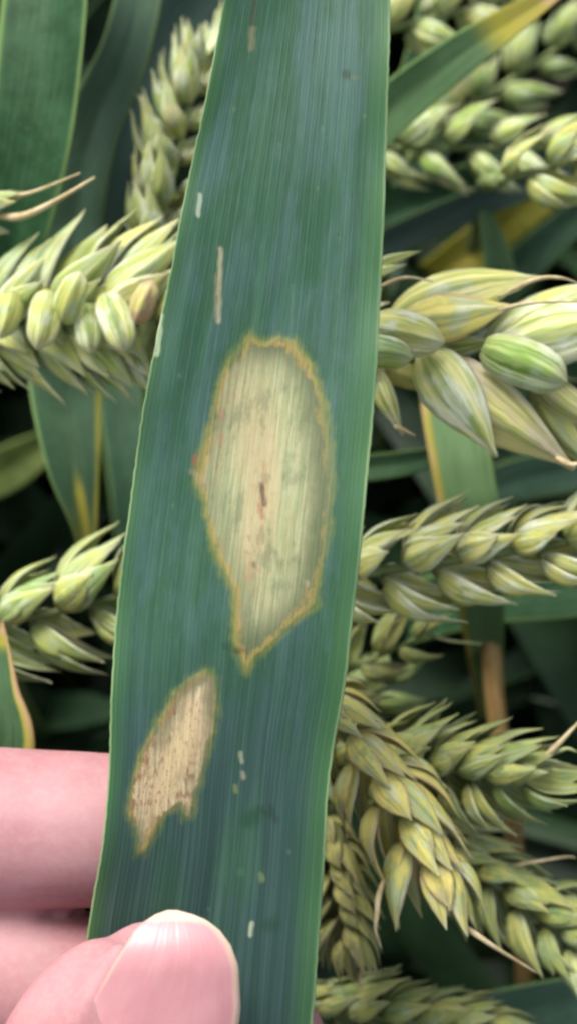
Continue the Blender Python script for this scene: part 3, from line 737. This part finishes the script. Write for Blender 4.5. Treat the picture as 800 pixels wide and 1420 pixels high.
    def piece(name, faces):
        used, inv = np.unique(faces, return_inverse=True)
        m = mesh(name, V[used], inv.reshape(faces.shape)); uvmap(m, uv[used])
        for nm, arr in (('d1', d1), ('d2', d2), ('w1', w1), ('w2', w2), ('d1_olive', o1), ('d2_olive', o2), ('d1_speck', s1), ('d2_speck', s2), ('d1_rust', k1), ('d2_rust', k2), ('d1_rim', r1), ('d2_rim', r2)):
            fattr(m, nm, two(arr)[used])
        mm = mc.reshape(-1, 4); cattr(m, 'mark', np.concatenate([mm, mm])[used])
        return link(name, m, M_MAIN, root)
    bl = ~(fc1 | fc2)
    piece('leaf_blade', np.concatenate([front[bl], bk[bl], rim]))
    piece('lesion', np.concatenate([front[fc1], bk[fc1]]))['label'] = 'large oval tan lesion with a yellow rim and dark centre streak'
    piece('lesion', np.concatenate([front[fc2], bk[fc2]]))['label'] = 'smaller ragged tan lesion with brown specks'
build_main()

# ------------------------------------------------------------------ the hand
def sweep(cs, seg=24, flat=1.0, closed=True):
    """cs: list of (Vector centre, radius, normal-ish) -> capsule like verts/faces with round ends; flat = depth/width"""
    pts = catmull([(*c, r) for c, r in cs], 28)
    pos, rad = pts[:, :3], pts[:, 3]
    tan = np.gradient(pos, axis=0); tan /= np.linalg.norm(tan, axis=1)[:, None]
    rings = []
    def ring(p, t_, r):
        tv = Vector(t_); vw = -FW
        x = tv.cross(vw).normalized(); nn = x.cross(tv).normalized()
        return [np.array(Vector(p) + x * (r * math.cos(a)) + nn * (r * flat * math.sin(a))) for a in np.linspace(0, 2 * math.pi, seg, endpoint=False)]
    for k in range(7, 0, -1):
        th = k / 7.5 * math.pi / 2
        rings.append(ring(pos[0] - tan[0] * rad[0] * math.sin(th), tan[0], rad[0] * math.cos(th)))
    for i in range(len(pos)): rings.append(ring(pos[i], tan[i], rad[i]))
    for k in range(1, 8):
        th = k / 7.5 * math.pi / 2
        rings.append(ring(pos[-1] + tan[-1] * rad[-1] * math.sin(th), tan[-1], rad[-1] * math.cos(th)))
    V = [v for r in rings for v in r]; F = []
    for i in range(len(rings) - 1):
        for j in range(seg):
            k = (j + 1) % seg
            F.append((i * seg + j, i * seg + k, (i + 1) * seg + k, (i + 1) * seg + j))
    F.append(tuple(range(seg))[::-1]); F.append(tuple((len(rings) - 1) * seg + j for j in range(seg)))
    return V, F

def build_hand():
    VV, FF = [], []
    def add(cs, flat=1.0):
        V, F = sweep([(P(*c[:3]), c[3] * PXM(c[2])) for c in cs], flat=flat)
        o = len(VV); VV.extend(V); FF.extend([tuple(i + o for i in f) for f in F])
    # index and middle behind the leaf, ring and little finger curled under, thumb in front
    add([(-520, 1270, .176, 150), (-330, 1215, .166, 128), (-120, 1150, .1525, 112), (60, 1149, .1503, 109), (200, 1152, .1505, 102), (300, 1156, .1505, 88)], .95)
    add([(-520, 1440, .176, 150), (-320, 1385, .166, 125), (-80, 1345, .1535, 108), (120, 1372, .1518, 104), (270, 1418, .1515, 98), (372, 1452, .1512, 84)], .95)
    add([(-520, 1600, .178, 140), (-300, 1560, .167, 118), (-80, 1540, .158, 104), (90, 1575, .156, 98), (210, 1640, .155, 82)], .95)
    add([(-500, 1740, .180, 120), (-300, 1720, .170, 98), (-120, 1720, .163, 88), (20, 1760, .160, 80), (90, 1800, .159, 68)], .95)
    # thumb
    add([(-560, 2080, .165, 190), (-330, 1880, .150, 175), (-60, 1700, .1385, 150), (85, 1565, .1350, 146), (152, 1455, .1346, 143), (194, 1398, .1350, 128), (212, 1378, .1357, 100)], .71)
    # fold of skin along the left side of the nail
    add([(170, 1322, .1316, 18), (137, 1375, .1303, 25), (105, 1440, .1295, 30), (86, 1520, .1293, 34)], .7)
    # palm and wrist
    for a, b, ra, rb in (((-520, 1280, .178), (-900, 1700, .185), 165, 210), ((-520, 1440, .180), (-900, 1750, .185), 170, 220),
                         ((-520, 1600, .180), (-900, 1830, .185), 165, 220), ((-500, 1730, .182), (-880, 1920, .186), 150, 210),
                         ((-560, 2080, .168), (-900, 1950, .182), 200, 230)):
        mid = tuple((a[i] + b[i]) / 2 for i in range(3))
        add([(*a, ra), (*mid, (ra + rb) / 2), (*b, rb)], .8)
    add([(-880, 1820, .185, 270), (-1200, 2050, .195, 255), (-1600, 2330, .21, 280)], .75)
    org = np.array(P(150, 1400, .14))
    m0 = mesh('hand', np.array(VV) - org, FF)
    tmp = link('hand_tmp', m0)
    md = tmp.modifiers.new('r', 'REMESH'); md.mode = 'VOXEL'; md.voxel_size = .00062
    sm = tmp.modifiers.new('s', 'SMOOTH'); sm.iterations = 9; sm.factor = .5
    dg = bpy.context.evaluated_depsgraph_get()
    m = bpy.data.meshes.new_from_object(tmp.evaluated_get(dg)); m.name = 'hand'
    bpy.data.objects.remove(tmp)
    m.materials.clear(); m.materials.append(M_SKIN)
    m.polygons.foreach_set('use_smooth', [True] * len(m.polygons))
    h = link('hand', m); h.location = org
    tag(h, 'bare pink hand gripping the spotted leaf at the lower left', 'hand')
    # thumbnail
    YL = [(1262, 232), (1268, 216), (1276, 203), (1290, 187), (1310, 175), (1340, 156), (1400, 123), (1460, 100), (1520, 92), (1560, 110)]
    YR = [(1262, 246), (1268, 268), (1276, 287), (1290, 305), (1310, 320), (1340, 331), (1400, 334), (1460, 326), (1520, 296), (1560, 240)]
    na, nb = 31, 46
    rows = np.concatenate([1262 + 28 * np.linspace(0, 1, 14) ** 1.6, np.linspace(1293, 1560, nb - 14)])
    V, uv, fr = [], [], []
    for back in (0, 1):
        for yv in rows:
            xl, xr = interp(yv, YL), interp(yv, YR)
            for ia in range(na):
                t_ = ia / (na - 1) * 2 - 1
                x = (xl + xr) / 2 + t_ * (xr - xl) / 2
                # curvature in absolute position across the nail so that the free edge droops round
                cx = interp(yv, [(1262, 246), (1400, 232), (1560, 190)]); q = (x - cx) / 118.0
                d = .1281 + .0032 * (1 - math.sqrt(max(.02, 1 - min(.98, (.84 * q) ** 2)))) + .0026 * max(0, (1350 - yv) / 88.0) ** 1.9 + .0006 * max(0, (yv - 1400) / 160) ** 2
                p = P(x, yv, d + (.00035 if back else 0))
                V.append(np.array(p) - org); uv.append((t_ * .5 + .5, (yv - 1262) / 300))
                # distance from the free edge (rounded top and right side)
                e = min(math.hypot((x - xr), 0) * .95 if yv > 1275 else 0, 400)
                top = yv - (1266 + .0026 * (x - 243) ** 2)
                dl = min(top, e + 2)
                if x < 215: dl = top + (215 - x) * .4
                fr.append(max(float(1 - sstep(dl, 3, 18)), .55 * float(1 - sstep(t_ + 1, .03, .10)) * float(1 - sstep(yv, 1340, 1420))))
    F = []; o = na * len(rows)
    for i in range(len(rows) - 1):
        for j in range(na - 1):
            a = i * na + j
            F.append((a, a + na, a + na + 1, a + 1)); F.append((o + a, o + a + 1, o + a + na + 1, o + a + na))
        for a, rv in ((i * na, 1), (i * na + na - 1, 0)):
            f = (a, a + na, o + a + na, o + a); F.append(f[::-1] if rv else f)
    for j in range(na - 1):
        F.append((j, j + 1, o + j + 1, o + j))
    nm = mesh('thumbnail', V, F); uvmap(nm, uv); fattr(nm, 'free', fr)
    link('thumbnail', nm, M_NAIL, h)
build_hand()

# ------------------------------------------------------------------ the rest of the crop: deep leaves and stems, and the canopy round the view
def in_view(p, margin=1.12):
    v = p - np.array(CAM); d = v @ np.array(FW)
    x = (v @ np.array(RT)) / np.maximum(d, 1e-6) / TH; y = (v @ np.array(UP)) / np.maximum(d, 1e-6) / TH
    return (d > 0) & (np.abs(x) < 800 / 1420 * margin + .03) & (np.abs(y) < margin), d

def build_stuff():
    VV, FF, UVs = [], [], []
    cnt = 0
    def ribbon(p0, dirv, L, W, droop, side, n=9):
        nonlocal cnt
        s = np.linspace(0, 1, n)
        c = p0[None] + dirv[None] * (s * L)[:, None] + np.array([0, 0, -1.0])[None] * (droop * L * s ** 2)[:, None]
        wd = W * np.sqrt(np.clip(1 - s ** 2.2, 0, 1)) * .5
        tan = np.gradient(c, axis=0); tan /= np.linalg.norm(tan, axis=1)[:, None]
        x = np.cross(tan, side); x /= np.linalg.norm(x, axis=1)[:, None] + 1e-9
        nn = np.cross(x, tan)
        Vv = np.stack([c - x * wd[:, None] + nn * (wd * .3)[:, None], c, c + x * wd[:, None] + nn * (wd * .3)[:, None]], 1).reshape(-1, 3)
        return Vv
    def push(Vv, F):
        nonlocal cnt
        VV.append(Vv); FF.append(np.array(F) + cnt); cnt += len(Vv)
    n = 9
    RF = [(i * 3 + j, i * 3 + j + 1, i * 3 + j + 4, i * 3 + j + 3) for i in range(n - 1) for j in range(2)]
    rr = nrs
    made = 0
    while made < 10500:
        deep = made < 5200
        rad = .36 * math.sqrt(rr.rand()) if deep else .06 + .6 * rr.rand()
        an = rr.uniform(0, 2 * np.pi)
        cx, cy = rad * math.cos(an), .09 + rad * math.sin(an)
        z = rr.uniform(.25, .72) if deep else rr.uniform(.45, .84)
        az = rr.uniform(0, 2 * np.pi); el = rr.uniform(-.1, 1.0)
        dv = np.array([math.cos(az) * math.cos(el), math.sin(az) * math.cos(el), math.sin(el)])
        Vv = ribbon(np.array([cx, cy, z]), dv, rr.uniform(.10, .22), rr.uniform(.009, .017), rr.uniform(.2, .9), rr.randn(3))
        made += 1
        iv, d = in_view(Vv)
        dist = np.linalg.norm(Vv - np.array(CAM), axis=1)
        if (iv & (d < .275)).any() or (Vv[:, 2] > np.where(np.hypot(Vv[:, 0], Vv[:, 1] - .08) < .20, .84, .89)).any() or dist.min() < .12: continue
        # keep clear of the hand
        hv = np.abs(Vv - np.array(P(-350, 1500, .165))).max(axis=1) if True else None
        if hv.min() < .055: continue
        push(Vv, RF)
    lv = np.concatenate(VV); lf = np.concatenate(FF)
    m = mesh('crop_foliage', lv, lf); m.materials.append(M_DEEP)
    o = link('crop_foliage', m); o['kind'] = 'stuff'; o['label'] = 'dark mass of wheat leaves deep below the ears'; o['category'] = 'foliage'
build_stuff()
